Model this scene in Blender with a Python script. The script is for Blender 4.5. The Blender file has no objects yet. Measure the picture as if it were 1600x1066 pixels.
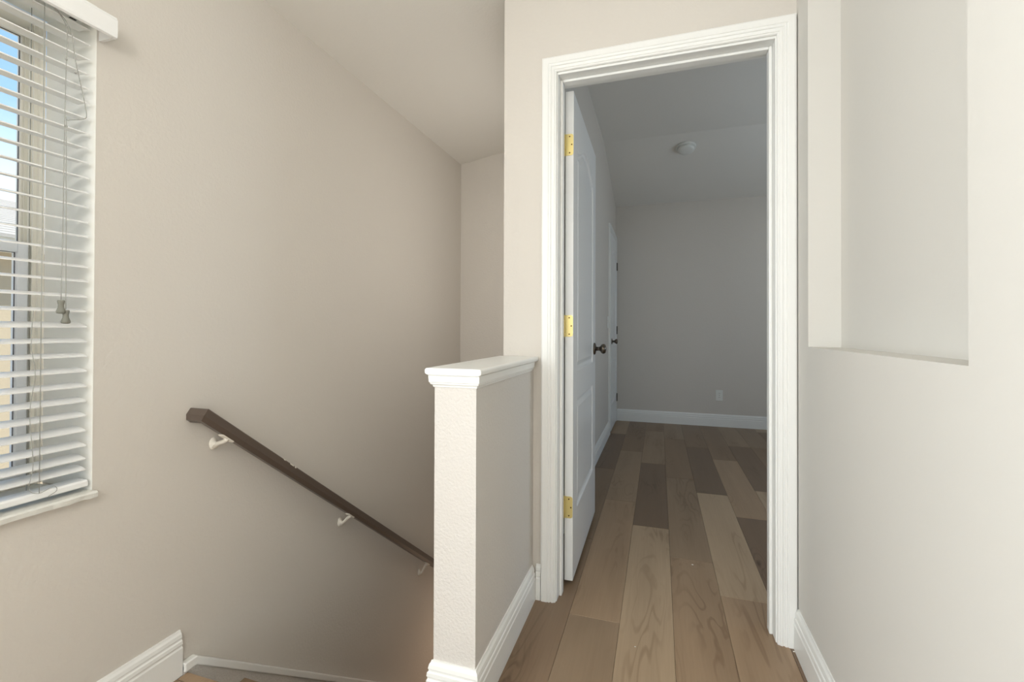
import bpy, bmesh, math, random
from mathutils import Vector, Matrix
random.seed(7)
SC = bpy.context.scene
COL = SC.collection
def srgb(r, g, b):
    f = lambda c: (c/255/12.92) if c/255 <= .04045 else ((c/255+.055)/1.055)**2.4
    return (f(r), f(g), f(b), 1)

# ------------------------------------------------------------ camera, sky, lights, exposure
cd = bpy.data.cameras.new('camera'); cam = bpy.data.objects.new('camera', cd); COL.objects.link(cam)
SC.camera = cam
YAW, PITCH, ROLL = .309, .0075, .0035
fw = Vector((-math.sin(YAW)*math.cos(PITCH), math.cos(YAW)*math.cos(PITCH), math.sin(PITCH)))
rt = Vector((math.cos(YAW), math.sin(YAW), 0)); up = rt.cross(fw)
rt2 = rt*math.cos(ROLL)+up*math.sin(ROLL); up2 = -rt*math.sin(ROLL)+up*math.cos(ROLL)
m = Matrix((rt2, up2, -fw)).transposed().to_4x4(); m.translation = Vector((0, 0, 1.0616))
cam.matrix_world = m
cd.sensor_width = 36; cd.lens = 719.55/1600*36
cd.shift_y = (508.465-533)/1600
cd.clip_start = .02

W = bpy.data.worlds.new('world'); SC.world = W; W.use_nodes = True
nt = W.node_tree; nt.nodes.clear()
wo = nt.nodes.new('ShaderNodeOutputWorld'); bg = nt.nodes.new('ShaderNodeBackground')
tc = nt.nodes.new('ShaderNodeTexCoord'); sp = nt.nodes.new('ShaderNodeSeparateXYZ'); cr = nt.nodes.new('ShaderNodeValToRGB')
nt.links.new(tc.outputs['Generated'], sp.inputs[0]); nt.links.new(sp.outputs['Z'], cr.inputs[0])
cr.color_ramp.elements[0].position = 0; cr.color_ramp.elements[0].color = (.58, .62, .68, 1)
cr.color_ramp.elements[1].position = .9; cr.color_ramp.elements[1].color = (.08, .17, .36, 1)
for p, c in ((.20, (.46, .54, .64, 1)), (.33, (.20, .33, .50, 1)), (.5, (.14, .25, .42, 1))):
    e = cr.color_ramp.elements.new(p); e.color = c
nt.links.new(cr.outputs[0], bg.inputs[0]); bg.inputs[1].default_value = 2.5
nt.links.new(bg.outputs[0], wo.inputs[0])

def light(name, kind, loc, power, color, size=None, aim=None):
    l = bpy.data.lights.new(name, kind); o = bpy.data.objects.new(name, l); COL.objects.link(o)
    l.energy = power; l.color = color; o.location = loc
    if kind == 'AREA':
        l.shape = 'RECTANGLE'; l.size, l.size_y = size
    if aim: o.rotation_euler = Vector(aim).to_track_quat('-Z', 'Y').to_euler()
    return o
SUN = light('sun', 'SUN', (0, 0, 8), 7, (1, .96, .9), aim=(-.45, .22, -1.0)); SUN.data.angle = .01
# fill lights added behind the camera, by the solid left wall and rear opening
light('left_fill_light', 'AREA', (-1.40+.03, -.95, 1.35), 70, (.86, .94, 1), (1.3, 1.5), (1, 0, 0))
light('rear_fill_light', 'AREA', (-.5, -2.93, 1.45), 16, (1, .985, .95), (1.5, 1.9), (0, 1, 0))
# bare fill light added in the loft, no fixture, behind the camera
LOFT_FILL = light('loft_fill_light', 'POINT', (-.40, -.50, 1.82), 21, (1, .95, .89)); LOFT_FILL.data.shadow_soft_size = .14
# bedroom: daylight through its side window
light('bedroom_window_daylight', 'AREA', (2.70, 3.3, 1.30), 17, (.64, .82, 1), (1.2, 1.1), (-1, .0, .7))
# soft fill light added on the stairwell's right-hand wall, behind the doorway wall
light('stairwell_fill_light', 'AREA', (-.607, 2.35, 1.55), 3.0, (1, .955, .90), (.9, 1.2), (-1, 0, 0))
# warm fill light added at the foot of the stairs, for glow on the wall
light('downstairs_fill_light', 'POINT', (-.95, 2.85, -1.0), 1.8, (1, .75, .56)).data.shadow_soft_size = .15
SC.view_settings.view_transform = 'Standard'; SC.view_settings.look = 'None'
SC.view_settings.exposure = 0; SC.view_settings.gamma = 1; SC.view_settings.use_curve_mapping = False

# ------------------------------------------------------------ materials
def newmat(name):
    M = bpy.data.materials.new(name); M.use_nodes = True
    return M, M.node_tree, M.node_tree.nodes['Principled BSDF']
def paint(name, col, rough=.85, bump=0, scale=120, dist=.002, var=.0, spec=.3):
    M, t, b = newmat(name); b.inputs['Roughness'].default_value = rough
    b.inputs['Base Color'].default_value = col; b.inputs['Specular IOR Level'].default_value = spec
    c = t.nodes.new('ShaderNodeTexCoord')
    if bump:
        n = t.nodes.new('ShaderNodeTexNoise'); n.inputs['Scale'].default_value = scale; n.inputs['Detail'].default_value = 3
        n.inputs['Roughness'].default_value = .55
        bp = t.nodes.new('ShaderNodeBump'); bp.inputs['Strength'].default_value = bump; bp.inputs['Distance'].default_value = dist
        t.links.new(c.outputs['Object'], n.inputs['Vector']); t.links.new(n.outputs['Fac'], bp.inputs['Height'])
        t.links.new(bp.outputs[0], b.inputs['Normal'])
    if var:
        n = t.nodes.new('ShaderNodeTexNoise'); n.inputs['Scale'].default_value = 1.7; n.inputs['Detail'].default_value = 4
        mx = t.nodes.new('ShaderNodeMix'); mx.data_type = 'RGBA'
        mx.inputs['A'].default_value = tuple(x*(1-var) for x in col[:3])+(1,); mx.inputs['B'].default_value = tuple(min(1, x*(1+var)) for x in col[:3])+(1,)
        t.links.new(c.outputs['Object'], n.inputs['Vector']); t.links.new(n.outputs['Fac'], mx.inputs['Factor'])
        t.links.new(mx.outputs['Result'], b.inputs['Base Color'])
    return M
def metal(name, col, rough=.3, metallic=1):
    M, t, b = newmat(name); b.inputs['Base Color'].default_value = col
    b.inputs['Roughness'].default_value = rough; b.inputs['Metallic'].default_value = metallic
    n = t.nodes.new('ShaderNodeTexNoise'); n.inputs['Scale'].default_value = 60
    mr = t.nodes.new('ShaderNodeMapRange'); mr.inputs['To Min'].default_value = rough*.8; mr.inputs['To Max'].default_value = rough*1.25
    t.links.new(n.outputs['Fac'], mr.inputs['Value']); t.links.new(mr.outputs[0], b.inputs['Roughness'])
    return M
GREIGE = paint('greige_wall_paint', srgb(214, 208, 199), .8, .35, 90, .003, .012)
SMOOTHW = paint('smooth_light_wall_paint', srgb(214, 211, 204), .8, .12, 70, .002, .01)
TEXW = paint('orange_peel_half_wall_paint', srgb(212, 207, 200), .75, .7, 130, .0035, .01)
CEILP = paint('ceiling_paint', srgb(232, 229, 222), .9, .3, 70, .003, .01)
TRIM = paint('white_trim_enamel', srgb(238, 238, 234), .36, 0, 14, .0006, 0, .5)
DOORW = paint('white_door_enamel', srgb(236, 237, 236), .28, .10, 160, .0006, 0, .5)
SLATM = paint('white_faux_wood', srgb(240, 240, 238), .35, .05, 60, .001, 0, .5)
JAMBW = paint('white_window_reveal_paint', srgb(244, 243, 236), .7, .3, 110, .002, .01)
VINYL = paint('cream_window_frame', srgb(242, 238, 226), .4, .04, 60, .001)
VINYLW = paint('white_sash_vinyl', srgb(235, 238, 242), .35, .04, 60, .001)
GASKET = paint('dark_grey_gasket', srgb(112, 112, 118), .6)
CORD = paint('grey_white_cord', srgb(164, 164, 158), .8)
TASSEL = paint('grey_wooden_tassel', srgb(128, 128, 118), .5, .1, 200)
RAILM = paint('taupe_brown_handrail_enamel', srgb(94, 82, 73), .33, .25, 45, .001, .08, .5)
BRKT = paint('overpainted_cream_bracket', srgb(232, 226, 214), .55, .5, 90, .002)
SILLM = paint('chipped_white_sill', srgb(222, 221, 214), .6, .9, 75, .003, .04)
BRASS = metal('polished_brass', srgb(232, 214, 146), .36, .75)
SCREW = metal('dark_brass_screw', srgb(110, 84, 38), .4)
NICKEL = metal('antique_pewter', srgb(112, 104, 94), .28)
STEEL = metal('dull_dark_hinge', srgb(96, 92, 84), .4)
PLASTIC = paint('white_plastic', srgb(232, 232, 226), .4, .02, 40, .001)
PLASTD = paint('slot_black', srgb(50, 48, 46), .6)
SUBF = paint('grey_subfloor', srgb(70, 62, 55), .9, .2, 40)
STUCCO = paint('beige_stucco', srgb(192, 176, 150), .9, .6, 40, .004, .03)
SHING = paint('weathered_grey_shingle', srgb(176, 170, 162), .9, .5, 30, .004, .08)
PALE_GROUND = paint('pale_bounce_ground', srgb(198, 192, 180), .95, .5, 30, .01, .08)
SPECK = paint('white_paint_fleck', srgb(240, 238, 230), .7)
EXTW = paint('exterior_render', srgb(205, 198, 184), .9, .3, 40)

# rust-orange stain beside the window frame (on its own reveal piece)
def stain_mat():
    M, t, b = newmat('reveal_paint_with_rust_stain'); b.inputs['Roughness'].default_value = .7
    c = t.nodes.new('ShaderNodeTexCoord'); mp = t.nodes.new('ShaderNodeMapping')
    mp.inputs['Location'].default_value = (1.588, 0, -1.215); mp.inputs['Scale'].default_value = (1, 1, 1)
    sc = t.nodes.new('ShaderNodeVectorMath'); sc.operation = 'MULTIPLY'; sc.inputs[1].default_value = (90, 0, 38)
    n = t.nodes.new('ShaderNodeTexNoise'); n.inputs['Scale'].default_value = 90; n.inputs['Detail'].default_value = 4
    ln = t.nodes.new('ShaderNodeVectorMath'); ln.operation = 'LENGTH'
    ad = t.nodes.new('ShaderNodeMath'); ad.operation = 'MULTIPLY_ADD'; ad.inputs[1].default_value = 1.2
    r = t.nodes.new('ShaderNodeValToRGB'); r.color_ramp.elements[0].position = .75; r.color_ramp.elements[0].color = srgb(232, 180, 120)
    r.color_ramp.elements[1].position = 1.0; r.color_ramp.elements[1].color = srgb(244, 243, 236)
    mu = t.nodes.new('ShaderNodeMath'); mu.operation = 'MULTIPLY'; mu.inputs[1].default_value = .62
    t.links.new(c.outputs['Object'], mp.inputs[0]); t.links.new(mp.outputs[0], sc.inputs[0]); t.links.new(sc.outputs[0], ln.inputs[0])
    t.links.new(c.outputs['Object'], n.inputs['Vector']); t.links.new(n.outputs['Fac'], ad.inputs[0]); t.links.new(ln.outputs['Value'], ad.inputs[2])
    t.links.new(ad.outputs[0], mu.inputs[0]); t.links.new(mu.outputs[0], r.inputs[0]); t.links.new(r.outputs[0], b.inputs['Base Color'])
    return M
STAIN = stain_mat()

def glass_mat():
    M = bpy.data.materials.new('window_glass'); M.use_nodes = True; t = M.node_tree; t.nodes.clear()
    o = t.nodes.new('ShaderNodeOutputMaterial'); mx = t.nodes.new('ShaderNodeMixShader')
    a = t.nodes.new('ShaderNodeBsdfTransparent'); g = t.nodes.new('ShaderNodeBsdfGlossy'); g.inputs['Roughness'].default_value = .02
    a.inputs[0].default_value = (.97, .985, .98, 1)
    fr = t.nodes.new('ShaderNodeFresnel'); fr.inputs[0].default_value = 1.3
    t.links.new(fr.outputs[0], mx.inputs[0]); t.links.new(a.outputs[0], mx.inputs[1]); t.links.new(g.outputs[0], mx.inputs[2])
    t.links.new(mx.outputs[0], o.inputs[0]); return M
GLASS = glass_mat()

def wood_mat():
    M, t, b = newmat('oak_look_vinyl_plank'); b.inputs['Roughness'].default_value = .42; b.inputs['Specular IOR Level'].default_value = .35
    N = t.nodes.new; L = t.links.new
    oi = N('ShaderNodeObjectInfo'); tc = N('ShaderNodeTexCoord')
    off = N('ShaderNodeVectorMath'); off.operation = 'MULTIPLY'; off.inputs[1].default_value = (7.3, 31.0, 5.1)
    cb = N('ShaderNodeCombineXYZ')
    for i in range(3): L(oi.outputs['Random'], cb.inputs[i])
    L(cb.outputs[0], off.inputs[0])
    add = N('ShaderNodeVectorMath'); L(tc.outputs['Object'], add.inputs[0]); L(off.outputs[0], add.inputs[1])
    def scaled(s):
        v = N('ShaderNodeVectorMath'); v.operation = 'MULTIPLY'; v.inputs[1].default_value = s; L(add.outputs[0], v.inputs[0]); return v
    # cathedral figure: warped bands running with the plank
    s1 = scaled((9, 1.35, 9)); n1 = N('ShaderNodeTexNoise'); n1.inputs['Scale'].default_value = 1.0; n1.inputs['Detail'].default_value = 2.5; n1.inputs['Distortion'].default_value = .6
    L(s1.outputs[0], n1.inputs['Vector'])
    ms = N('ShaderNodeMath'); ms.operation = 'MULTIPLY'; ms.inputs[1].default_value = 62; L(n1.outputs['Fac'], ms.inputs[0])
    sn = N('ShaderNodeMath'); sn.operation = 'SINE'; L(ms.outputs[0], sn.inputs[0])
    mr = N('ShaderNodeMapRange'); mr.inputs['From Min'].default_value = .35; mr.inputs['From Max'].default_value = 1; L(sn.outputs[0], mr.inputs['Value'])
    # only parts of a plank carry the figure
    s2 = scaled((5, .8, 5)); n2 = N('ShaderNodeTexNoise'); n2.inputs['Scale'].default_value = 1.2; n2.inputs['Detail'].default_value = 1; L(s2.outputs[0], n2.inputs['Vector'])
    mk = N('ShaderNodeMapRange'); mk.inputs['From Min'].default_value = .5; mk.inputs['From Max'].default_value = .66; L(n2.outputs['Fac'], mk.inputs['Value'])
    fg = N('ShaderNodeMath'); fg.operation = 'MULTIPLY'; L(mr.outputs[0], fg.inputs[0]); L(mk.outputs[0], fg.inputs[1])
    # fine straight grain
    s3 = scaled((170, 5, 50)); n3 = N('ShaderNodeTexNoise'); n3.inputs['Scale'].default_value = 1; n3.inputs['Detail'].default_value = 4; L(s3.outputs[0], n3.inputs['Vector'])
    s4 = scaled((16, 1.1, 5)); n4 = N('ShaderNodeTexNoise'); n4.inputs['Scale'].default_value = 1; n4.inputs['Detail'].default_value = 3; L(s4.outputs[0], n4.inputs['Vector'])
    # a few knots
    s5 = scaled((4.2, 1.15, 1)); vo = N('ShaderNodeTexVoronoi'); vo.inputs['Scale'].default_value = 1; L(s5.outputs[0], vo.inputs['Vector'])
    kn = N('ShaderNodeMapRange'); kn.inputs['From Min'].default_value = .012; kn.inputs['From Max'].default_value = .05; kn.inputs['To Min'].default_value = 1; kn.inputs['To Max'].default_value = 0
    L(vo.outputs['Distance'], kn.inputs['Value'])
    rn = N('ShaderNodeMath'); rn.operation = 'MULTIPLY_ADD'; rn.inputs[1].default_value = 95; L(vo.outputs['Distance'], rn.inputs[0]); L(ms.outputs[0], rn.inputs[2])
    rs_ = N('ShaderNodeMath'); rs_.operation = 'SINE'; L(rn.outputs[0], rs_.inputs[0])
    rr = N('ShaderNodeMapRange'); rr.inputs['From Min'].default_value = .1; L(rs_.outputs[0], rr.inputs['Value'])
    rm = N('ShaderNodeMapRange'); rm.inputs['From Min'].default_value = .05; rm.inputs['From Max'].default_value = .26; rm.inputs['To Min'].default_value = 1; rm.inputs['To Max'].default_value = 0; L(vo.outputs['Distance'], rm.inputs['Value'])
    ring = N('ShaderNodeMath'); ring.operation = 'MULTIPLY'; L(rr.outputs[0], ring.inputs[0]); L(rm.outputs[0], ring.inputs[1])
    def dark(prev, fac_out, k, col):
        mx = N('ShaderNodeMix'); mx.data_type = 'RGBA'; mx.blend_type = 'MULTIPLY'; mx.inputs['B'].default_value = col
        mm = N('ShaderNodeMath'); mm.operation = 'MULTIPLY'; mm.inputs[1].default_value = k; mm.use_clamp = True; L(fac_out, mm.inputs[0]); L(mm.outputs[0], mx.inputs['Factor']); L(prev, mx.inputs['A'])
        return mx.outputs['Result']
    c = oi.outputs['Color']
    c = dark(c, n4.outputs['Fac'], .55, (.62, .60, .58, 1))
    c = dark(c, n3.outputs['Fac'], .42, (.62, .58, .54, 1))
    c = dark(c, fg.outputs[0], .62, (.66, .61, .57, 1))
    c = dark(c, mk.outputs[0], .35, (.72, .69, .67, 1))
    c = dark(c, ring.outputs[0], .6, (.62, .57, .53, 1))
    c = dark(c, kn.outputs[0], .8, (.42, .36, .32, 1))
    L(c, b.inputs['Base Color'])
    bp = N('ShaderNodeBump'); bp.inputs['Strength'].default_value = .15; bp.inputs['Distance'].default_value = .0008
    L(n3.outputs['Fac'], bp.inputs['Height']); L(bp.outputs[0], b.inputs['Normal'])
    return M
WOOD = wood_mat()

# ------------------------------------------------------------ helpers
def link(name, bm, mat, parent=None, smooth=False, loc=None):
    bmesh.ops.recalc_face_normals(bm, faces=bm.faces)
    me = bpy.data.meshes.new(name); bm.to_mesh(me); bm.free()
    if mat: me.materials.append(mat)
    if smooth:
        for p in me.polygons: p.use_smooth = True
    o = bpy.data.objects.new(name, me); COL.objects.link(o)
    if parent: o.parent = parent
    if loc: o.location = loc
    return o
def bevel(o, w=.002, seg=2):
    md = o.modifiers.new('bevel', 'BEVEL'); md.width = w; md.segments = seg; md.limit_method = 'ANGLE'; md.angle_limit = math.radians(35)
    return o
def box(bm, x0, x1, y0, y1, z0, z1):
    v = [bm.verts.new((x, y, z)) for x in (x0, x1) for y in (y0, y1) for z in (z0, z1)]
    for f in ((0, 1, 3, 2), (4, 6, 7, 5), (0, 4, 5, 1), (2, 3, 7, 6), (0, 2, 6, 4), (1, 5, 7, 3)): bm.faces.new([v[i] for i in f])
    return v
def run(bm, prof, p0, p1, A, B, m0=(0, 0), m1=(0, 0)):
    """sweep closed profile [(a,b)] from p0 to p1; m0/m1 shift the ends along the run per unit of a and b (mitres)"""
    p0, p1, A, B = map(Vector, (p0, p1, A, B)); d = (p1-p0).normalized()
    r0 = [bm.verts.new(p0+A*a+B*b+d*(a*m0[0]+b*m0[1])) for a, b in prof]
    r1 = [bm.verts.new(p1+A*a+B*b+d*(a*m1[0]+b*m1[1])) for a, b in prof]
    n = len(prof)
    for i in range(n): bm.faces.new((r0[i], r0[(i+1) % n], r1[(i+1) % n], r1[i]))
    bm.faces.new(r0); bm.faces.new(r1[::-1])
def tube(bm, pts, r, n=8):
    rings = []; pts = [Vector(p) for p in pts]
    for i, p in enumerate(pts):
        d = (pts[min(i+1, len(pts)-1)]-pts[max(i-1, 0)]).normalized()
        a = d.cross(Vector((0, 0, 1)));  a = a if a.length > .05 else d.cross(Vector((1, 0, 0)))
        a.normalize(); b = d.cross(a); rr = r[i] if isinstance(r, (list, tuple)) else r
        rings.append([bm.verts.new(p+a*math.cos(t*2*math.pi/n)*rr+b*math.sin(t*2*math.pi/n)*rr) for t in range(n)])
    for q in range(len(rings)-1):
        for t in range(n): bm.faces.new((rings[q][t], rings[q][(t+1) % n], rings[q+1][(t+1) % n], rings[q+1][t]))
    bm.faces.new(rings[0][::-1]); bm.faces.new(rings[-1])
def lathe(bm, prof, origin, axis, n=24):
    """prof: (radius, distance along axis)"""
    o = Vector(origin); ax = Vector(axis).normalized(); a = ax.orthogonal().normalized(); b = ax.cross(a); rings = []
    for r, h in prof:
        r = max(r, 1e-4)
        rings.append([bm.verts.new(o+ax*h+(a*math.cos(t*2*math.pi/n)+b*math.sin(t*2*math.pi/n))*r) for t in range(n)])
    for q in range(len(rings)-1):
        for t in range(n): bm.faces.new((rings[q][t], rings[q][(t+1) % n], rings[q+1][(t+1) % n], rings[q+1][t]))
    bm.faces.new(rings[0][::-1]); bm.faces.new(rings[-1])
def tag(o, label, cat, group=None, kind=None):
    o['label'] = label; o['category'] = cat
    if group: o['group'] = group
    if kind: o['kind'] = kind
    return o
def empty(name, loc, label, cat, group=None, kind=None):
    o = bpy.data.objects.new(name, None); o.empty_display_size = .1; COL.objects.link(o); o.location = loc
    return tag(o, label, cat, group, kind)
def child(name, bm, mat, root, smooth=False):
    """mesh drawn in world coordinates, put under a root"""
    o = link(name, bm, mat, None, smooth); 
    b = Vector((0, 0, 0)); p = root
    off = root.matrix_world.translation if False else wpos(root)
    for v in o.data.vertices: v.co -= off
    o.parent = root; return o
def wpos(o):
    p = Vector(o.location)
    while o.parent: o = o.parent; p += Vector(o.location)
    return p
def S(name, bm, mat, label, cat):
    return tag(link(name, bm, mat), label, cat, kind='structure')

# ------------------------------------------------------------ key dimensions (metres)
XL, XR = -1.40, .443
XH0, XH1, YH = -.601, -.475, 1.170      # half wall
YD, YDB = 1.770, 1.885                  # door wall
YF = 3.13                               # far wall of the stairwell
XB = -.484                              # bedroom left wall
YB = 5.493
YS = 1.056                              # landing edge
WY0, WY1, WZ0, WZ1 = -.10, .81, .640, 1.900
ZLOW = -1.9

# ------------------------------------------------------------ walls
bm = bmesh.new()
X2 = XL-.20
box(bm, X2, XL, -3.1, WY0, ZLOW-.1, 2.5); box(bm, X2, XL, WY1, YF+.1, ZLOW-.1, 2.5)
box(bm, X2, XL, WY0, WY1, ZLOW-.1, WZ0-.02); box(bm, X2, XL, WY0, WY1, WZ1, 2.5)
S('wall_left', bm, GREIGE, 'long greige textured wall on the left with window and descending handrail', 'wall')
bm = bmesh.new(); box(bm, XL, XH0, YF, YF+.1, ZLOW-.1, 2.9)
S('wall_stairwell_end', bm, GREIGE, 'narrow greige wall closing the stairwell beyond the half wall', 'wall')
bm = bmesh.new(); box(bm, XH0, XB, YDB, YB+.1, ZLOW-.1, 3.0)
S('wall_bedroom_left', bm, GREIGE, 'bluish grey bedroom wall behind the open door', 'wall')
bm = bmesh.new()
OX = .396
box(bm, XH0, -OX, YD, YDB, -.01, 3.0); box(bm, OX, XR+.01, YD, YDB, -.01, 3.0); box(bm, -OX, OX, YD, YDB, 2.078, 3.0)
S('wall_door', bm, GREIGE, 'pale greige wall around and above the bedroom doorway', 'wall')
bm = bmesh.new()
NY0, NY1, NZ0, NZ1, ND = .868, 1.648, 1.008, 2.36, .088
XR2 = XR+.14
box(bm, XR, XR2, -3.1, NY0, -.01, 3.0); box(bm, XR, XR2, NY1, YDB, -.01, 3.0)
box(bm, XR, XR2, NY0, NY1, -.01, NZ0); box(bm, XR, XR2, NY0, NY1, NZ1, 3.0); box(bm, XR+ND, XR2, NY0, NY1, NZ0, NZ1)
S('wall_right', bm, SMOOTHW, 'light grey right-hand wall with a tall shallow recessed niche', 'wall')
bm = bmesh.new(); box(bm, XH0, XH1, YH, YD, ZLOW-.1, .932)
half = S('wall_half', bm, TEXW, 'white textured half wall between stairs and hallway', 'half wall')
# stairwell side below the floor
bm = bmesh.new(); box(bm, XH0, XH1, YS-.03, YH, ZLOW-.1, -.13); box(bm, XH0, XH1, YD, YDB, ZLOW-.1, -.02)
S('wall_stairwell_right', bm, GREIGE, 'stairwell side wall below the hallway floor', 'wall')
bm = bmesh.new(); box(bm, XL, XH0, YS-.14, YS-.035, ZLOW-.1, -.13)
S('wall_stairwell_near', bm, GREIGE, 'wall under the landing edge at the top of the stairs', 'wall')
# bedroom back and right, front right piece
bm = bmesh.new(); box(bm, XB, 2.9, YB, YB+.1, -.01, 3.0)
S('wall_bedroom_back', bm, GREIGE, 'plain grey-taupe bedroom back wall with one outlet', 'wall')
bm = bmesh.new()
box(bm, 2.8, 2.9, YDB, 2.65, -.01, 3.0); box(bm, 2.8, 2.9, 3.95, YB, -.01, 3.0); box(bm, 2.8, 2.9, 2.65, 3.95, -.01, .78); box(bm, 2.8, 2.9, 2.65, 3.95, 2.12, 3.0)
S('wall_bedroom_right', bm, GREIGE, 'bedroom side wall with a window, out of view behind the doorway', 'wall')
bm = bmesh.new(); box(bm, XR2, 2.9, YDB-.1, YDB, -.01, 3.0)
S('wall_bedroom_front', bm, GREIGE, 'bedroom front wall to the right of the doorway', 'wall')
bm = bmesh.new()
box(bm, XL, -1.25, -3.1, -3.0, -.01, 3.0); box(bm, .25, XR, -3.1, -3.0, -.01, 3.0); box(bm, -1.25, .25, -3.1, -3.0, -.01, .5); box(bm, -1.25, .25, -3.1, -3.0, 2.4, 3.0)  # opening added here to go with the rear fill light
S('wall_back', bm, GREIGE, 'loft wall behind the camera with an added window opening', 'wall')

# ------------------------------------------------------------ ceilings
def zc(x): return 2.277+.172*(x-XL)
bm = bmesh.new()
xs = XH0+.002
run(bm, [(X2, zc(X2)), (XR2, zc(XR2)), (XR2, zc(XR2)+.15), (X2, zc(X2)+.15)], (0, -3.1, 0), (0, YD+.05, 0), (1, 0, 0), (0, 0, 1))
run(bm, [(X2, zc(X2)), (xs, zc(xs)), (xs, zc(xs)+.15), (X2, zc(X2)+.15)], (0, YD+.05, 0), (0, YF+.1, 0), (1, 0, 0), (0, 0, 1))
S('ceiling', bm, CEILP, 'sloping off-white ceiling over the stairwell and hallway', 'ceiling')
bm = bmesh.new()
prof = [(YDB, 2.787), (4.30, 2.787), (YB+.1, 2.787-(YB+.1-4.3)*.248), (YB+.1, 3.1), (YDB, 3.1)]
run(bm, prof, (XH0, 0, 0), (2.9, 0, 0), (0, 1, 0), (0, 0, 1))
S('ceiling_bedroom', bm, CEILP, 'grey-lit bedroom ceiling that slopes down to the back wall', 'ceiling')

# ------------------------------------------------------------ floor with planks
bm = bmesh.new()
box(bm, XL, XR, -3.1, YS-.03, -.13, -.010); box(bm, XH0, XR, YS-.03, YD, -.13, -.010); box(bm, XH0, 2.9, YD, YB, -.13, -.010)
floor = S('floor', bm, SUBF, 'taupe-brown oak-look plank floor of the hallway and bedroom', 'floor')
PW, PL = .184, 1.2184
X0 = -.134
LIGHT = srgb(190, 167, 139); TAN = srgb(178, 152, 124); MID = srgb(163, 140, 115); BROWN = srgb(150, 126, 102); DARK = srgb(134, 112, 92)
known = {0: (1.710, {-1: MID, 0: TAN, 1: MID, 2: BROWN}),     # column key: butt joint, tones by index from that joint
         1: (2.590, {-1: LIGHT, 0: DARK, -2: TAN, 1: MID}),
         2: (2.278, {-1: TAN, 0: MID, 1: BROWN, 2: MID}),
         3: (2.010, {-1: TAN, 0: LIGHT, 1: DARK, 2: BROWN}),
         4: (2.880, {-1: DARK, 0: TAN, 1: BROWN}),
         5: (3.381, {-1: LIGHT, 0: DARK, 1: MID}),
         -1: (2.35, {-1: BROWN, 0: BROWN, 1: DARK})}
cache = {}
def plank(x0, x1, y0, y1, tone):
    g = .00035
    w, l = round(x1-x0-2*g, 4), round(y1-y0-2*g, 4)
    if w < .012 or l < .02: return
    if (w, l) not in cache:
        b = bmesh.new(); e = .0009
        lo = [b.verts.new((sx*w/2, sy*l/2, -.0095)) for sx, sy in ((-1, -1), (1, -1), (1, 1), (-1, 1))]
        mi = [b.verts.new((sx*w/2, sy*l/2, -e)) for sx, sy in ((-1, -1), (1, -1), (1, 1), (-1, 1))]
        hi = [b.verts.new((sx*(w/2-e), sy*(l/2-e), 0)) for sx, sy in ((-1, -1), (1, -1), (1, 1), (-1, 1))]
        for r0, r1 in ((lo, mi), (mi, hi)):
            for i in range(4): b.faces.new((r0[i], r0[(i+1) % 4], r1[(i+1) % 4], r1[i]))
        b.faces.new(hi); b.faces.new(lo[::-1])
        bmesh.ops.recalc_face_normals(b, faces=b.faces)
        me = bpy.data.meshes.new('plank'); b.to_mesh(me); b.free(); me.materials.append(WOOD); cache[(w, l)] = me
    o = bpy.data.objects.new('plank', cache[(w, l)]); COL.objects.link(o); o.parent = floor
    o.location = ((x0+x1)/2, (y0+y1)/2, 0); k = random.uniform(.95, 1.05); o.color = (tone[0]*k, tone[1]*k, tone[2]*k, 1)
rng = random.Random(5)
for c in range(-7, 17):
    xa, xb = X0-PW+PW*c, X0+PW*c           # column 0 = [-.318,-.134]
    joint, tones = known.get(c, (rng.uniform(0, PL), {}))
    k0 = int(math.floor((-3.0-joint)/PL))
    for k in range(k0, k0+9):
        ya, yb = joint+PL*k, joint+PL*(k+1)
        tone = tones.get(k) or rng.choice((TAN, MID, BROWN, DARK, MID, LIGHT))
        regs = []
        if xb <= XH0+.1: regs.append((XL+.012, XH0+.1, -3.0, YS-.032))
        elif xa < XR: regs.append((XH1+.001 if xa < XH1 else xa, xb, YH+.001 if xa < XH1 else -3.0, YB-.002))
        if XH0+.1 < xb and xa < XH1: regs.append((xa, XH1, YS-.030, YH-.001)) if 0 else None; regs.append((XH1+.001, xb, -3.0, YH+.001))
        if xa >= XR: regs.append((XB+.002, 2.8, YDB, YB-.002))
        done = []
        for rx0, rx1, ry0, ry1 in regs:
            a, b_, c_, d = max(xa, rx0), min(xb, rx1), max(ya, ry0), min(yb, ry1)
            if b_-a > .012 and d-c_ > .02: plank(a, b_, c_, d, tone)

# ------------------------------------------------------------ stairs
RISE, RUN = .165, .207
st = empty('staircase', (XL, YS, 0), 'flight of wood-topped stairs descending along the left wall', 'stairs', kind='structure')
bm = bmesh.new()
def nosing(bm, y, z, x0=XL+.018, x1=XH0-.001, back=.09):
    run(bm, [(0, 0), (0, -.006), (-.004, -.013), (-.012, -.018), (-back, -.018), (-back, 0)], (x0, y, z), (x1, y, z), (0, 1, 0), (0, 0, 1))
nosing(bm, YS, 0, back=.031)
o = child('landing_nosing', bm, WOOD, st); o.color = TAN
NST = 8
for i in range(1, NST+1):
    y1 = YS+RUN*i; z = -RISE*i
    bm = bmesh.new(); box(bm, XL+.018, XH0-.001, y1-RUN-.035, y1-RUN-.020, z+.0005, z+RISE-.0185)
    child('riser', bm, TRIM, st)
    if i < NST:
        bm = bmesh.new(); nosing(bm, y1, z, back=RUN+.02)
        o = child('tread', bm, WOOD, st); o.color = MID if i % 2 else TAN
bm = bmesh.new(); box(bm, XL+.001, XH0-.001, YS+RUN*(NST-1)-.03, YF-.001, -RISE*NST-.05, -RISE*NST)
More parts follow.
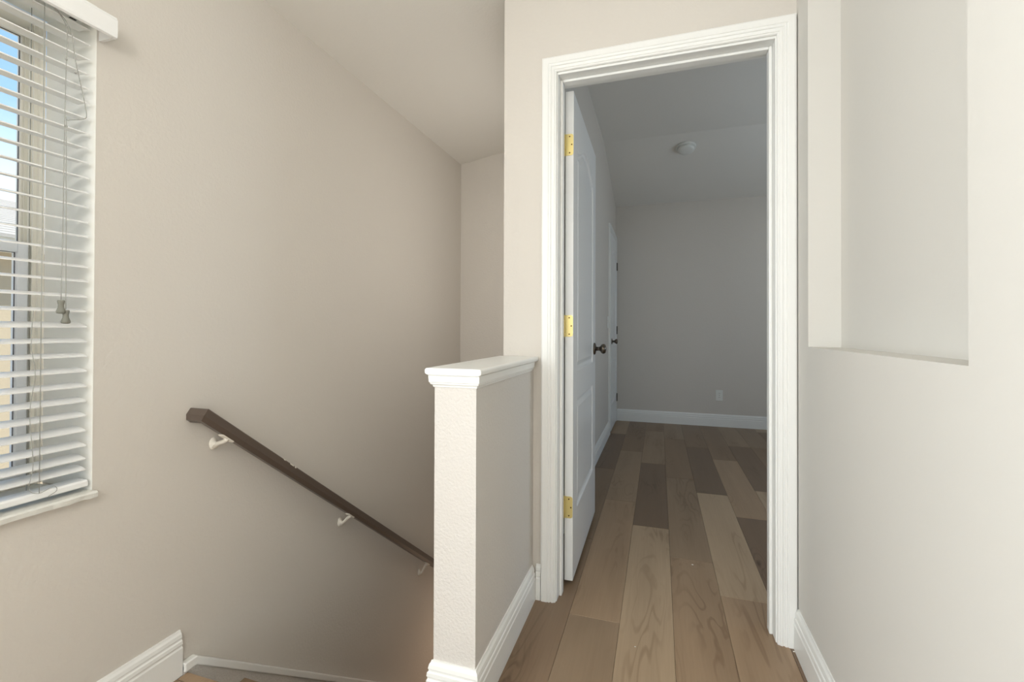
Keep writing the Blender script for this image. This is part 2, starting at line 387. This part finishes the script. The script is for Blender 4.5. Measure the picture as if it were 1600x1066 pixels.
o = child('lower_landing', bm, WOOD, st); o.color = MID
# skirt board with its cap
sk = empty('trim_1', (XL, YS, 0), 'white capped stair skirt board running down the left wall', 'skirt board', kind='structure')
SL = .81
def skz(y): return .026 if y < YS+.028 else .026-(y-YS-.028)*SL
bm = bmesh.new(); ye = YF-.002
pts = [(1.045, -.10), (1.045, skz(1.0)-.002), (YS+.028, skz(1.0)-.002), (ye, skz(ye)-.002), (ye, skz(ye)-.42), (1.10, -.14)]
run(bm, pts, (XL+.0005, 0, 0), (XL+.016, 0, 0), (0, 1, 0), (0, 0, 1))
child('skirt_board', bm, TEXW, sk)
bm = bmesh.new()
pts = [(1.045, .006), (1.045, .034), (YS+.028, .034), (ye, skz(ye)+.008), (ye, skz(ye)-.022), (YS+.040, skz(YS+.040)-.021), (YS+.026, .006)]
run(bm, pts, (XL+.0005, 0, 0), (XL+.024, 0, 0), (0, 1, 0), (0, 0, 1))
bevel(child('skirt_cap', bm, TRIM, sk), .004, 3)

# ------------------------------------------------------------ baseboards
BB = [(0, 0), (.015, 0), (.015, .083), (.0125, .087), (.0125, .091), (.0145, .094), (.0135, .104), (.010, .107), (.010, .111), (.0115, .114), (.0095, .124), (.0055, .130), (.004, .135), (0, .135)]
def base(name, segs, label):
    bm = bmesh.new()
    for p0, p1, out, m0, m1 in segs: run(bm, BB, p0, p1, out, (0, 0, 1), (m0, 0), (m1, 0))
    return S(name, bm, TRIM, label, 'baseboard')
base('baseboard_left', [((XL, -2.98, 0), (XL, 1.043, 0), (1, 0, 0), 0, 0)], 'white moulded baseboard on the left wall ending at the stairs')
base('baseboard_half_wall', [((XH1, YH, 0), (XH1, YD-.0155, 0), (1, 0, 0), -1, 0), ((XH1, YH, 0), (XH0, YH, 0), (0, -1, 0), -1, 1),
     ((XH1+.0155, YD, 0), (-.4415, YD, 0), (0, -1, 0), 0, 0)], 'white moulded baseboard wrapping the half wall and its end')
base('baseboard_right', [((XR, -2.98, 0), (XR, YD-.021, 0), (-1, 0, 0), 0, 0)], 'white moulded baseboard on the right wall beside the door casing')
base('baseboard_bedroom_back', [((XB+.020, YB, 0), (2.8, YB, 0), (0, -1, 0), 0, 0)], 'white baseboard along the bedroom back wall')
base('baseboard_bedroom_left', [((XB, YDB+.03, 0), (XB, 4.70, 0), (1, 0, 0), 0, 0)], 'white baseboard on the bedroom left wall behind the open door')

# ------------------------------------------------------------ half wall cap
def rise(y): return 0
bm = bmesh.new()
CP = [(-.612, 0), (-.622, .004), (-.6225, .015), (-.618, .020), (-.457, .020), (-.4525, .015), (-.453, .004), (-.463, 0)]
run(bm, CP, (0, YH-.022, .932), (0, YD-.001, .932), (1, 0, 0), (0, 0, 1))
bevel(child('cap_board', bm, TRIM, half), .003, 2)
MP = [(0, 0), (.003, 0), (.0045, .005), (.009, .008), (.0105, .013), (.0125, .0145), (.0135, .034), (0, .034)]
bm = bmesh.new(); z = .898
run(bm, MP, (XH1, YH, z), (XH1, YD-.030, z), (1, 0, 0), (0, 0, 1), (-1, 0), (0, 0))
run(bm, MP, (XH1, YH, z), (XH0, YH, z), (0, -1, 0), (0, 0, 1), (-1, 0), (1, 0))
run(bm, MP, (XH0, YH, z), (XH0, YD, z), (-1, 0, 0), (0, 0, 1), (-1, 0), (0, 0))
child('cap_moulding', bm, TRIM, half)

# ------------------------------------------------------------ door frame
JX, JZ = .378, 2.060
fr = empty('trim_2', (0, YD, 0), 'white fluted door casing and jambs framing the bedroom doorway', 'door casing', kind='structure')
CS = [(0, 0), (0, .009), (.003, .012), (.007, .012), (.008, .0145), (.015, .0155), (.0165, .0125), (.020, .0125), (.0215, .0165), (.027, .0175), (.0285, .0155), (.031, .0155), (.0325, .018), (.052, .0185), (.057, .016), (.058, 0)]
CI, CZ = .382, 2.068
for sx in (-1, 1):
    bm = bmesh.new(); run(bm, CS, (sx*CI, YD, 0), (sx*CI, YD, CZ), (sx, 0, 0), (0, -1, 0), (0, 0), (1, 0)); child('side_casing', bm, TRIM, fr)
bm = bmesh.new(); run(bm, CS, (-CI, YD, CZ), (CI, YD, CZ), (0, 0, 1), (0, -1, 0), (-1, 0), (1, 0)); child('head_casing', bm, TRIM, fr)
for sx in (-1, 1):
    bm = bmesh.new(); box(bm, sx*JX, sx*(OX-.0005), YD-.001, YDB, 0, JZ+.017); bevel(child('jamb', bm, TRIM, fr), .0015)
    bm = bmesh.new(); a, b_ = sorted((sx*(JX-.011), sx*JX)); box(bm, a, b_, YD+.040, YD+.076, 0, JZ-.0005); bevel(child('door_stop', bm, TRIM, fr), .003)
bm = bmesh.new(); box(bm, -JX, JX, YD-.001, YDB, JZ, JZ+.017); bevel(child('head_jamb', bm, TRIM, fr), .0015)
bm = bmesh.new(); box(bm, -JX+.011, JX-.011, YD+.040, YD+.076, JZ-.011, JZ-.0005); bevel(child('door_stop', bm, TRIM, fr), .003)

# ------------------------------------------------------------ panel door builder (local: x along width from hinge, y = +thickness/2 faces, z up)
def panel_door(bm, w, h, t, panels):
    """panels: list of outlines (function inset -> loop of (x,z))"""
    for s in (1, -1):
        outer = [bm.verts.new((x, s*t/2, z)) for x, z in ((0, 0), (w, 0), (w, h), (0, h))]
        edges = [bm.edges.new((outer[i], outer[(i+1) % 4])) for i in range(4)]
        for pf in panels:
            loops = []
            for ins, dep in ((0, 0), (.006, -.008), (.014, -.0105), (.020, -.0105), (.040, -.0025)):
                loops.append([bm.verts.new((x, s*(t/2+dep), z)) for x, z in pf(ins)])
            n = len(loops[0]); edges += [bm.edges.new((loops[0][i], loops[0][(i+1) % n])) for i in range(n)]
            for q in range(len(loops)-1):
                for i in range(n): bm.faces.new((loops[q][i], loops[q][(i+1) % n], loops[q+1][(i+1) % n], loops[q+1][i]))
            bm.faces.new(loops[-1])
        bmesh.ops.triangle_fill(bm, use_beauty=True, edges=edges)
        if s == 1: front = outer
    for i in range(4): bm.faces.new((front[i], front[(i+1) % 4], outer[(i+1) % 4], outer[i]))
def rect(x0, x1, z0, z1):
    return lambda i: [(x0+i, z0+i), (x1-i, z0+i), (x1-i, z1-i), (x0+i, z1-i)]
def arch(x0, x1, z0, z1, hh):
    def f(i):
        pts = [(x0+i, z0+i), (x1-i, z0+i)]
        n = 20
        for k in range(n+1):
            t = k/n; x = (x1-i)+((x0+i)-(x1-i))*t
            s = abs(2*t-1); c = 0 if s > .86 else .5+.5*math.cos(math.pi*(s/.86))
            c = c**.8
            pts.append((x, z1-i+hh*c))
        return pts
    return f
def knob(parent, base_pt, axis, mat):
    root = child2('door_knob', parent, base_pt)
    bm = bmesh.new(); lathe(bm, [(.006, .010), (.0115, .012), (.011, .030), (.015, .036), (.024, .041), (.0275, .049), (.0275, .056), (.023, .063), (.012, .067), (.001, .068)], base_pt, axis, 28)
    o = link('door_knob', bm, mat, None, True)
    bm = bmesh.new(); lathe(bm, [(.033, 0), (.033, .004), (.029, .009), (.012, .013), (.006, .013)], base_pt, axis, 28)
    return o, bm
def child2(*a): return None

# ------------------------------------------------------------ bedroom door, standing open
HX, HY = -.3555, 1.892          # centre of the hinge-side edge
ang = math.atan2(2.648-1.892, -.3635+.3555)     # slightly past square
d1 = empty('door_1', (HX, HY, .022), 'white two-panel arch-top door standing open into the bedroom', 'door', kind='structure')
d1.rotation_euler = (0, 0, ang)
# local x runs along the door, local -y faces the opening (+X side)
DW, DH, DT = .756, 2.030, .035
bm = bmesh.new()
panel_door(bm, DW, DH, DT, [arch(.105, DW-.105, .858, 1.822, .075), rect(.105, DW-.105, .265, .735)])
slab = link('door_slab', bm, DOORW, d1); bevel(slab, .0015)
# knob (local axis -y) both sides
for s in (-1, 1):
    bm = bmesh.new(); bp = (DW-.062, s*DT/2, .930)
    lathe(bm, [(.006, .008), (.0115, .012), (.0105, .028), (.015, .036), (.024, .041), (.0275, .049), (.0272, .056), (.023, .063), (.012, .067), (.001, .068)] if s < 0 else
          [(.006, .008), (.0115, .012), (.0105, .022), (.02, .03), (.026, .040), (.0255, .046), (.02, .05), (.001, .052)], bp, (0, s, 0), 28)
    kn = link('door_knob', bm, NICKEL, d1, True)
    bm = bmesh.new(); lathe(bm, [(.033, .0002), (.033, .004), (.029, .009), (.012, .013), (.006, .013)], bp, (0, s, 0), 28)
    link('rosette', bm, NICKEL, kn, True)
def round_leaf(bm, y0, y1, z0, z1, x0, x1, r=.012, side=-1):
    """plate in the y-z plane, corners rounded at the y0 side"""
    pts = [(y1, z0)]
    for k in range(6): t = math.pi/2*k/5; pts.append((y0+r-r*math.sin(t), z0+r-r*math.cos(t)))
    for k in range(6): t = math.pi/2*k/5; pts.append((y0+r-r*math.cos(t), z1-r+r*math.sin(t)))
    pts.append((y1, z1))
    run(bm, pts, (x0, 0, 0), (x1, 0, 0), (0, 1, 0), (0, 0, 1))
for zh in (1.806, 1.052, .302):
    bm = bmesh.new(); z0, z1 = zh-.0445, zh+.0445
    round_leaf(bm, -DT/2+.001, DT/2+.004, z0, z1, -.0018, .0002, r=.010)
    hg = link('hinge', bm, BRASS, d1)
    bm = bmesh.new()
    for k in range(5):
        a = z0+k*.0178; lathe(bm, [(.0058, a+.0006), (.0058, a+.0172)], (-.003, DT/2+.0055, 0), (0, 0, 1), 14)
    lathe(bm, [(.0045, z0-.003), (.0045, z1+.003)], (-.003, DT/2+.0055, 0), (0, 0, 1), 12)
    link('hinge_knuckle', bm, BRASS, hg, True)
    for sy, sz in ((-.001, .034), (-.0095, 0), (-.001, -.034)):
        bm = bmesh.new(); lathe(bm, [(.0031, 0), (.0031, .0006), (.0018, .0009)], (-.0018, sy, zh+sz), (-1, 0, 0), 12); link('screw', bm, SCREW, hg)

# ------------------------------------------------------------ closet door in the bedroom's left wall
d2 = empty('door_2', (XB, 4.76, 0), 'closed white closet door at the far end of the bedroom left wall', 'door', kind='structure')
bm = bmesh.new(); panel_door(bm, .64, 2.03, .03, [arch(.09, .55, .86, 1.82, .06), rect(.09, .55, .26, .73)])
for v in bm.verts: v.co = Vector((.004-v.co.y, .012+v.co.x, .02+v.co.z))
link('door_slab', bm, DOORW, d2)
for p0, p1, A, m0, m1 in (((0, 0, 0), (0, 0, 2.075), (0, -1, 0), 0, 1), ((0, .665, 0), (0, .665, 2.075), (0, 1, 0), 0, 1), ((0, 0, 2.075), (0, .665, 2.075), (0, 0, 1), -1, 1)):
    bm = bmesh.new(); run(bm, CS, p0, p1, A, (1, 0, 0), (m0, 0), (m1, 0)); link('casing', bm, TRIM, d2)
for zh in (1.78, 1.05, .28):
    bm = bmesh.new(); lathe(bm, [(.006, zh-.045), (.006, zh+.045)], (.024, .658, 0), (0, 0, 1), 10); box(bm, .0195, .0215, .640, .664, zh-.045, zh+.045); link('hinge', bm, STEEL, d2)
bm = bmesh.new(); bp = (.019, .07, .935)
lathe(bm, [(.006, .006), (.010, .012), (.0105, .028), (.022, .038), (.0265, .048), (.024, .058), (.001, .064)], bp, (1, 0, 0), 24); kn = link('door_knob', bm, NICKEL, d2, True)
bm = bmesh.new(); lathe(bm, [(.031, .0005), (.031, .004), (.012, .012)], bp, (1, 0, 0), 24); link('rosette', bm, NICKEL, kn, True)

# ------------------------------------------------------------ small wall fittings
ou = empty('wall_outlet', (.628, YB, .341), 'white duplex outlet low on the bedroom back wall', 'outlet')
bm = bmesh.new(); box(bm, -.036, .036, -.006, -.0005, -.058, .058); bevel(link('cover_plate', bm, PLASTIC, ou), .003)
for s in (-1, 1):
    bm = bmesh.new(); lathe(bm, [(.0165, 0), (.0165, .0022), (.0155, .003)], (0, -.006, s*.0225), (0, -1, 0), 20); rc = link('receptacle', bm, PLASTIC, ou)
    for sx, hh in ((-.006, .0045), (.006, .0055)):
        bm = bmesh.new(); box(bm, sx-.001, sx+.001, -.0094, -.0088, s*.0225-hh+.002, s*.0225+hh+.002); link('slot', bm, PLASTD, rc)
bm = bmesh.new(); lathe(bm, [(.003, 0), (.003, .0012)], (0, -.006, 0), (0, -1, 0), 10); link('screw', bm, SCREW, ou)
sw = empty('light_switch', (XB, 4.605, 1.13), 'white light switch beside the closet door casing', 'light switch')
bm = bmesh.new(); box(bm, .0005, .006, -.036, .036, -.058, .058); bevel(link('cover_plate', bm, PLASTIC, sw), .003)
bm = bmesh.new(); run(bm, [(.005, -.012), (.005, .012), (.013, .009), (.010, .0)], (0, -.005, 0), (0, .005, 0), (1, 0, 0), (0, 0, 1)); link('toggle', bm, PLASTIC, sw)
# smoke detector on the sloping part of the ceiling
zy = 2.787-(4.5-4.3)*.248
sd = empty('smoke_detector', (.235, 4.5, zy), 'round white smoke detector on the bedroom ceiling', 'smoke detector')
sd.rotation_euler = (math.atan(-.248), 0, 0)
bm = bmesh.new(); lathe(bm, [(.088, .001), (.088, .010), (.084, .016), (.070, .018)], (0, 0, 0), (0, 0, -1), 40); link('base_ring', bm, PLASTIC, sd, False)
bm = bmesh.new(); lathe(bm, [(.066, .016), (.072, .024), (.071, .036), (.060, .045), (.030, .050), (.001, .051)], (0, 0, 0), (0, 0, -1), 40); cv = link('cover', bm, PLASTIC, sd, True)
bm = bmesh.new(); lathe(bm, [(.067, .0175), (.067, .0235)], (0, 0, 0), (0, 0, -1), 40); link('vent_band', bm, GASKET, sd)

# ------------------------------------------------------------ handrail
hr = empty('handrail', (XL, 1.0, .8), 'taupe-brown wooden stair handrail sloping down the left wall on cream brackets', 'handrail')
RS = -.779
# profile (distance from wall, height) seen square to the rail
RP = [(.036, -.010), (.036, -.002), (.038, .0), (.071, .0), (.0745, -.003), (.0745, -.025), (.064, -.0385), (.046, -.0385), (.036, -.030)]
ya, za = 1.073, .812; yb = 3.05
dirr = Vector((0, 1, RS)).normalized(); nrm = Vector((0, -RS, 1)).normalized()
p0 = Vector((XL, ya, za)); p1 = p0+dirr*((yb-ya)/dirr.y)
bm = bmesh.new(); run(bm, RP, p0, p1, (1, 0, 0), nrm, (0, 0), (0, 0))
bm.verts.ensure_lookup_table()
for v in bm.verts[:len(RP)]: v.co += dirr*(XL+.0745-v.co.x)        # mitre: the inner edge starts further down
child('rail', bm, RAILM, hr)
# return to the wall: the same section turned along X, ending on the mitre
bm = bmesh.new()
run(bm, [(0, -.003), (.0035, 0), (.0365, 0), (.0385, -.003), (.0385, -.030), (.028, -.0385), (.0105, -.0385), (0, -.025)], (XL+.0005, ya, za), (XL+.0745, ya, za), dirr, nrm, (0, 0), (-1, 0))
child('rail_return', bm, RAILM, hr)
# bare chips along the rail's top edge
for k, (t, w) in enumerate(((.385, .010), (.425, .022), (.455, .008))):
    bm = bmesh.new(); c = p0+dirr*t
    run(bm, [(.0715, .0003), (.0752, -.0028), (.0752, -.0040-.001*k), (.0700, .0006)], c, c+dirr*w, (1, 0, 0), nrm)
    child('paint_chip', bm, BRKT, hr)
def rel(o, par):
    o.parent = par
    for v in o.data.vertices: v.co -= wpos(hr)
for py, pz in ((1.152, .680), (1.788, .170), (2.528, -.432)):
    zr = za+RS*(py-ya)-.0385/dirr.y
    bm = bmesh.new(); lathe(bm, [(.0205, .0005), (.0205, .003), (.016, .006), (.009, .010), (.008, .016)], (XL, py-.003, pz), (1, 0, 0), 18)
    for v in bm.verts: v.co.y = py-.003+(v.co.y-py+.003)*.72
    br = child('bracket', bm, BRKT, hr, True)
    bm = bmesh.new(); tube(bm, [(XL+.006, py-.003, pz-.010), (XL+.022, py-.002, pz+.002), (XL+.044, py, zr-.012), (XL+.054, py, zr-.006), (XL+.056, py, zr+.003)], [.0085, .0065, .0065, .008, .009], 10)
    rel(link('bracket_arm', bm, BRKT, None, True), br)
    bm = bmesh.new(); c0 = Vector((XL+.055, py, zr))
    run(bm, [(-.010, -.004), (.010, -.004), (.010, .002), (-.010, .002)], c0-dirr*.026, c0+dirr*.026, (1, 0, 0), nrm)
    o = link('bracket_saddle', bm, BRKT, None); bevel(o, .002); rel(o, br)

# ------------------------------------------------------------ window in the left wall
wn = empty('window_1', (XL-.2, WY1, WZ0), 'single-hung window with cream frame in the left wall', 'window', kind='structure')
bm = bmesh.new(); e = .0015
box(bm, X2, XL+.0005, WY1-e, WY1, WZ0, WZ1-e); wr = child('reveal', bm, STAIN, wn)
bm = bmesh.new(); box(bm, X2, XL+.0005, WY0, WY0+e, WZ0, WZ1-e); box(bm, X2, XL+.0005, WY0, WY1, WZ1-e, WZ1); child('reveal', bm, JAMBW, wn)
# frame: ring with ridged side tracks
F0, F1 = X2-.085, X2-.0005
bm = bmesh.new()
for y0, y1 in ((WY0+.002, WY0+.014), (WY1-.014, WY1-.002)): box(bm, F0, F1, y0, y1, WZ0, WZ1-.002)
box(bm, F0, F1, WY0+.014, WY1-.014, WZ1-.020, WZ1-.002); box(bm, F0, F1, WY0+.014, WY1-.014, WZ0-.018, WZ0+.012)
child('frame', bm, VINYL, wn)
for x in (-.012, -.030, -.050):
    bm = bmesh.new(); box(bm, X2+x-.003, X2+x+.001, WY1-.022, WY1-.014, WZ0+.012, WZ1-.02); child('track_rib', bm, VINYL, wn)
# upper sash (outer) and lower sash (inner)
def sash(x0, x1, y0, y1, z0, z1, w, mat, name, rail=None):
    rail = rail or w
    bm = bmesh.new()
    box(bm, x0, x1, y0, y0+w, z0, z1); box(bm, x0, x1, y1-w, y1, z0, z1); box(bm, x0, x1, y0+w, y1-w, z0, z0+rail); box(bm, x0, x1, y0+w, y1-w, z1-rail, z1)
    s = bevel(child(name, bm, mat, wn), .0015)
    xm = (x0+x1)/2
    bm = bmesh.new(); g = .0012
    yy0, yy1, zz0, zz1 = y0+w, y1-w, z0+rail, z1-rail
    box(bm, xm-.001, xm+.0028, yy0, yy0+g, zz0, zz1); box(bm, xm-.001, xm+.0028, yy1-g, yy1, zz0, zz1); box(bm, xm-.001, xm+.0028, yy0, yy1, zz0, zz0+g); box(bm, xm-.001, xm+.0028, yy0, yy1, zz1-g, zz1)
    o = link('gasket', bm, GASKET, None); o.parent = s
    for v in o.data.vertices: v.co -= wpos(wn)
    bm = bmesh.new(); box(bm, xm-.002, xm+.002, yy0, yy1, zz0, zz1); o = link('pane', bm, GLASS, None); o.parent = s
    for v in o.data.vertices: v.co -= wpos(wn)
sash(X2-.075, X2-.055, WY0+.015, WY1-.015, 1.262, WZ1-.021, .012, VINYL, 'upper_sash', .022)
sash(X2-.045, X2-.018, WY0+.015, WY1-.026, WZ0+.013, 1.286, .022, VINYLW, 'lower_sash', .026)
# marble-like sill with a ragged front edge
bm = bmesh.new()
n = 60; ys = [WY0-.012+(WY1+.002-WY0+.012)*i/n for i in range(n+1)]
rs = random.Random(3); rows = []
for y in ys:
    j = rs.uniform(-.0025, .0015); k2 = rs.uniform(-.0018, .0018)
    rows.append([bm.verts.new(p) for p in ((XL-.0003 if (y < WY0 or y > WY1) else X2+.001, y, WZ0), (XL+.016+j*.4, y, WZ0), (XL+.020+j*.5, y, WZ0-.004+k2*.5), (XL+.019+j, y, WZ0-.015+k2), (XL+.0005, y, WZ0-.020+k2), (XL-.0003 if (y < WY0 or y > WY1) else X2+.001, y, WZ0-.0195))])
for a, b_ in zip(rows, rows[1:]):
    for i in range(6): bm.faces.new((a[i], a[(i+1) % 6], b_[(i+1) % 6], b_[i]))
bm.faces.new(rows[0]); bm.faces.new(rows[-1][::-1])
child('window_sill', bm, SILLM, wn)

# ------------------------------------------------------------ venetian blind
vb = empty('venetian_blind', (XL, .35, WZ0), 'white horizontal-slat blind hanging in the window', 'blind')
BY0, BY1 = WY0+.022, .797
bm = bmesh.new()
box(bm, XL-.052, XL-.004, BY0, WY1-.016, 1.852, 1.892); hd = child('headrail', bm, SLATM, vb); bevel(hd, .002)
for x0, x1, y0, y1 in ((-.012, -.008, .690, .725), (-.020, -.014, .770, .782), (-.034, -.028, .768, .782), (-.026, -.020, .650, .665)): 
    bm = bmesh.new(); box(bm, XL+x0, XL+x1, y0, y1, 1.8512, 1.8519); child('slot', bm, PLASTD, vb)
# valance: front board with bevels and a short return at its end
bm = bmesh.new()
VP = [(.052, 0), (.058, .002), (.060, .008), (.060, .047), (.0575, .050), (.0575, .053), (.054, .056), (.050, .056), (.050, 0)]
run(bm, VP, (XL, WY0-.02, 1.811), (XL, .822, 1.811), (1, 0, 0), (0, 0, 1))
run(bm, [(0, 0), (.008, .001), (.008, .053), (.004, .056), (0, .056)], (XL+.001, .814, 1.811), (XL+.052, .814, 1.811), (0, 1, 0), (0, 0, 1))
child('valance', bm, SLATM, vb)
zs = [1.832-.03825*i for i in range(29)]+[.727, .700]
sl = []
cx = XL-.0245
bm = bmesh.new()
SW = .023
prof = []
for k in range(9):
    t = -1+2*k/8; prof.append((t*SW, .0022*(1-t*t)+.0014))
for k in range(8, -1, -1):
    t = -1+2*k/8; prof.append((t*SW, .0022*(1-t*t)-.0014))
run(bm, prof, (0, BY0, 0), (0, BY1, 0), (1, 0, 0), (0, 0, 1))
sl0 = link('slat', bm, SLATM, vb)
rs = random.Random(11)
for i, z in enumerate(zs):
    o = sl0 if i == 0 else sl0.copy()
    if i: COL.objects.link(o); o.parent = vb
    tilt = .16+rs.uniform(-.015, .015) + (.0 if i < 20 else .02)
    if i in (20,): tilt += .10
    o.location = (cx-wpos(vb).x, rs.uniform(-.0008, .0008)-.35, z-WZ0); o.rotation_euler = (rs.uniform(-.0012, .0012), tilt, 0)
# bottom rail
bm = bmesh.new(); run(bm, [(-.024, .003), (-.021, 0), (.021, 0), (.024, .003), (.024, .013), (.020, .017), (-.020, .017), (-.024, .013)], (cx, BY0, .652), (cx, BY1+.004, .652), (1, 0, 0), (0, 0, 1))
o = child('bottom_rail', bm, SLATM, vb)
def smooth(pts, n=6):
    P = [Vector(p) for p in pts]; P = [P[0]]+P+[P[-1]]; out = []
    for i in range(1, len(P)-2):
        for k in range(n):
            t = k/n; a, b, c, d = P[i-1:i+3]
            out.append(.5*((2*b)+(-a+c)*t+(2*a-5*b+4*c-d)*t*t+(-a+3*b-3*c+d)*t**3))
    return out+[P[-2]]
# ladder cords and lift cords
def cord(pts, r, mat=CORD, name='cord', parent=None):
    bm = bmesh.new(); tube(bm, pts, r, 6); return child(name, bm, mat, parent or vb, True)
for y in (.703, .05):
    cord([(XL-.0005, y, 1.852), (XL-.0003, y, 1.2), (XL-.0005, y, .668)], .0009, name='ladder_cord')
    cord([(XL-.0490, y, 1.852), (XL-.0490, y, 1.2), (XL-.0490, y, .668)], .0009, name='ladder_cord')
# loose slack of the ladder cord above the bottom rail
cord(smooth([(XL+.001, .688, 1.10), (XL+.002, .684, 1.02), (XL+.002, .692, .95), (XL+.002, .683, .86), (XL+.002, .690, .74), (XL+.002, .683, .685), (XL+.003, .700, .668), (XL+.004, .728, .676), (XL+.004, .734, .664), (XL+.003, .718, .655)]), .0007, name='slack_cord')
cf = XL+.022
cord(smooth([(XL-.010, .712, 1.852), (cf-.004, .735, 1.80), (cf, .734, 1.70), (cf, .732, 1.55), (cf, .731, 1.3), (cf, .729, 1.127)]), .0010, name='lift_cord')
cord(smooth([(XL-.010, .716, 1.852), (cf-.004, .742, 1.80), (cf, .753, 1.72), (cf, .769, 1.645), (cf, .777, 1.597), (cf, .768, 1.583), (cf+.001, .738, 1.567), (cf+.001, .735, 1.552), (cf+.001, .737, 1.3), (cf+.001, .738, 1.105)]), .0010, name='lift_cord')
for y, z in ((.734, 1.715), (.753, 1.715-.022), (.7355, 1.552)):
    bm = bmesh.new(); lathe(bm, [(.001, -.003), (.0026, -.001), (.0026, .001), (.001, .003)], (cf, y, z), (0, 0, 1), 10); child('cord_knot', bm, CORD, vb, True)
for y, z, xo in ((.729, 1.127, 0), (.738, 1.103, .001)):
    bm = bmesh.new(); lathe(bm, [(.0062, 0), (.0072, .002), (.0068, .005), (.0055, .012), (.0060, .018), (.0085, .025), (.0092, .029), (.0080, .032), (.004, .033)], (cf+xo, y, z), (0, 0, -1), 18)
    child('cord_tassel', bm, TASSEL, vb, True)

# ------------------------------------------------------------ tiny flecks lying on the planks
for lab, x, y, r in (('white paint fleck on the floor in front of the doorway planks', .145, 2.235, .0045), ('white paint fleck on the floor by the right casing foot', .425, 1.738, .003), ('white paint fleck on the floor low in the frame', -.075, 1.60, .0025)):
    bm = bmesh.new(); lathe(bm, [(r, .0002), (r*.8, .0008), (r*.3, .0012)], (0, 0, 0), (0, 0, 1), 7)
    tag(link('paint_fleck', bm, SPECK, loc=(x, y, 0)), lab, 'fleck')

# ------------------------------------------------------------ outside the window: neighbour's house
nh = empty('neighbouring_house', (-6.5, 2, -3.1), 'neighbouring house with beige wall and grey roof seen through the blind', 'house')
bm = bmesh.new(); box(bm, -6.7, -6.5, -5, 9, -3.1, 1.95); child('house_wall', bm, STUCCO, nh)
bm = bmesh.new(); box(bm, -6.28, -6.25, -5.3, 9.3, 1.84, 1.97); box(bm, -6.5, -6.28, -5.3, 9.3, 1.88, 1.90); child('fascia', bm, VINYL, nh)
bm = bmesh.new(); n = 22
for i in range(n):
    x = -6.21-i*.18; z = 1.975+i*.18*.29
    run(bm, [(x, z-.01), (x, z+.022), (x-.22, z+.022+.22*.25), (x-.22, z-.01+.22*.25)], (0, -5.3, 0), (0, 9.3, 0), (1, 0, 0), (0, 0, 1))
o = child('roof_shingles', bm, SHING, nh); o['kind'] = 'stuff'
bm = bmesh.new(); box(bm, -40, 40, -40, 40, -3.2, -3.1); tag(link('bounce_ground', bm, PALE_GROUND), 'unseen ground far below the window, made pale to bounce light up at the blind', 'ground', kind='structure')  # unseen ground, made pale so it bounces light up at the slats
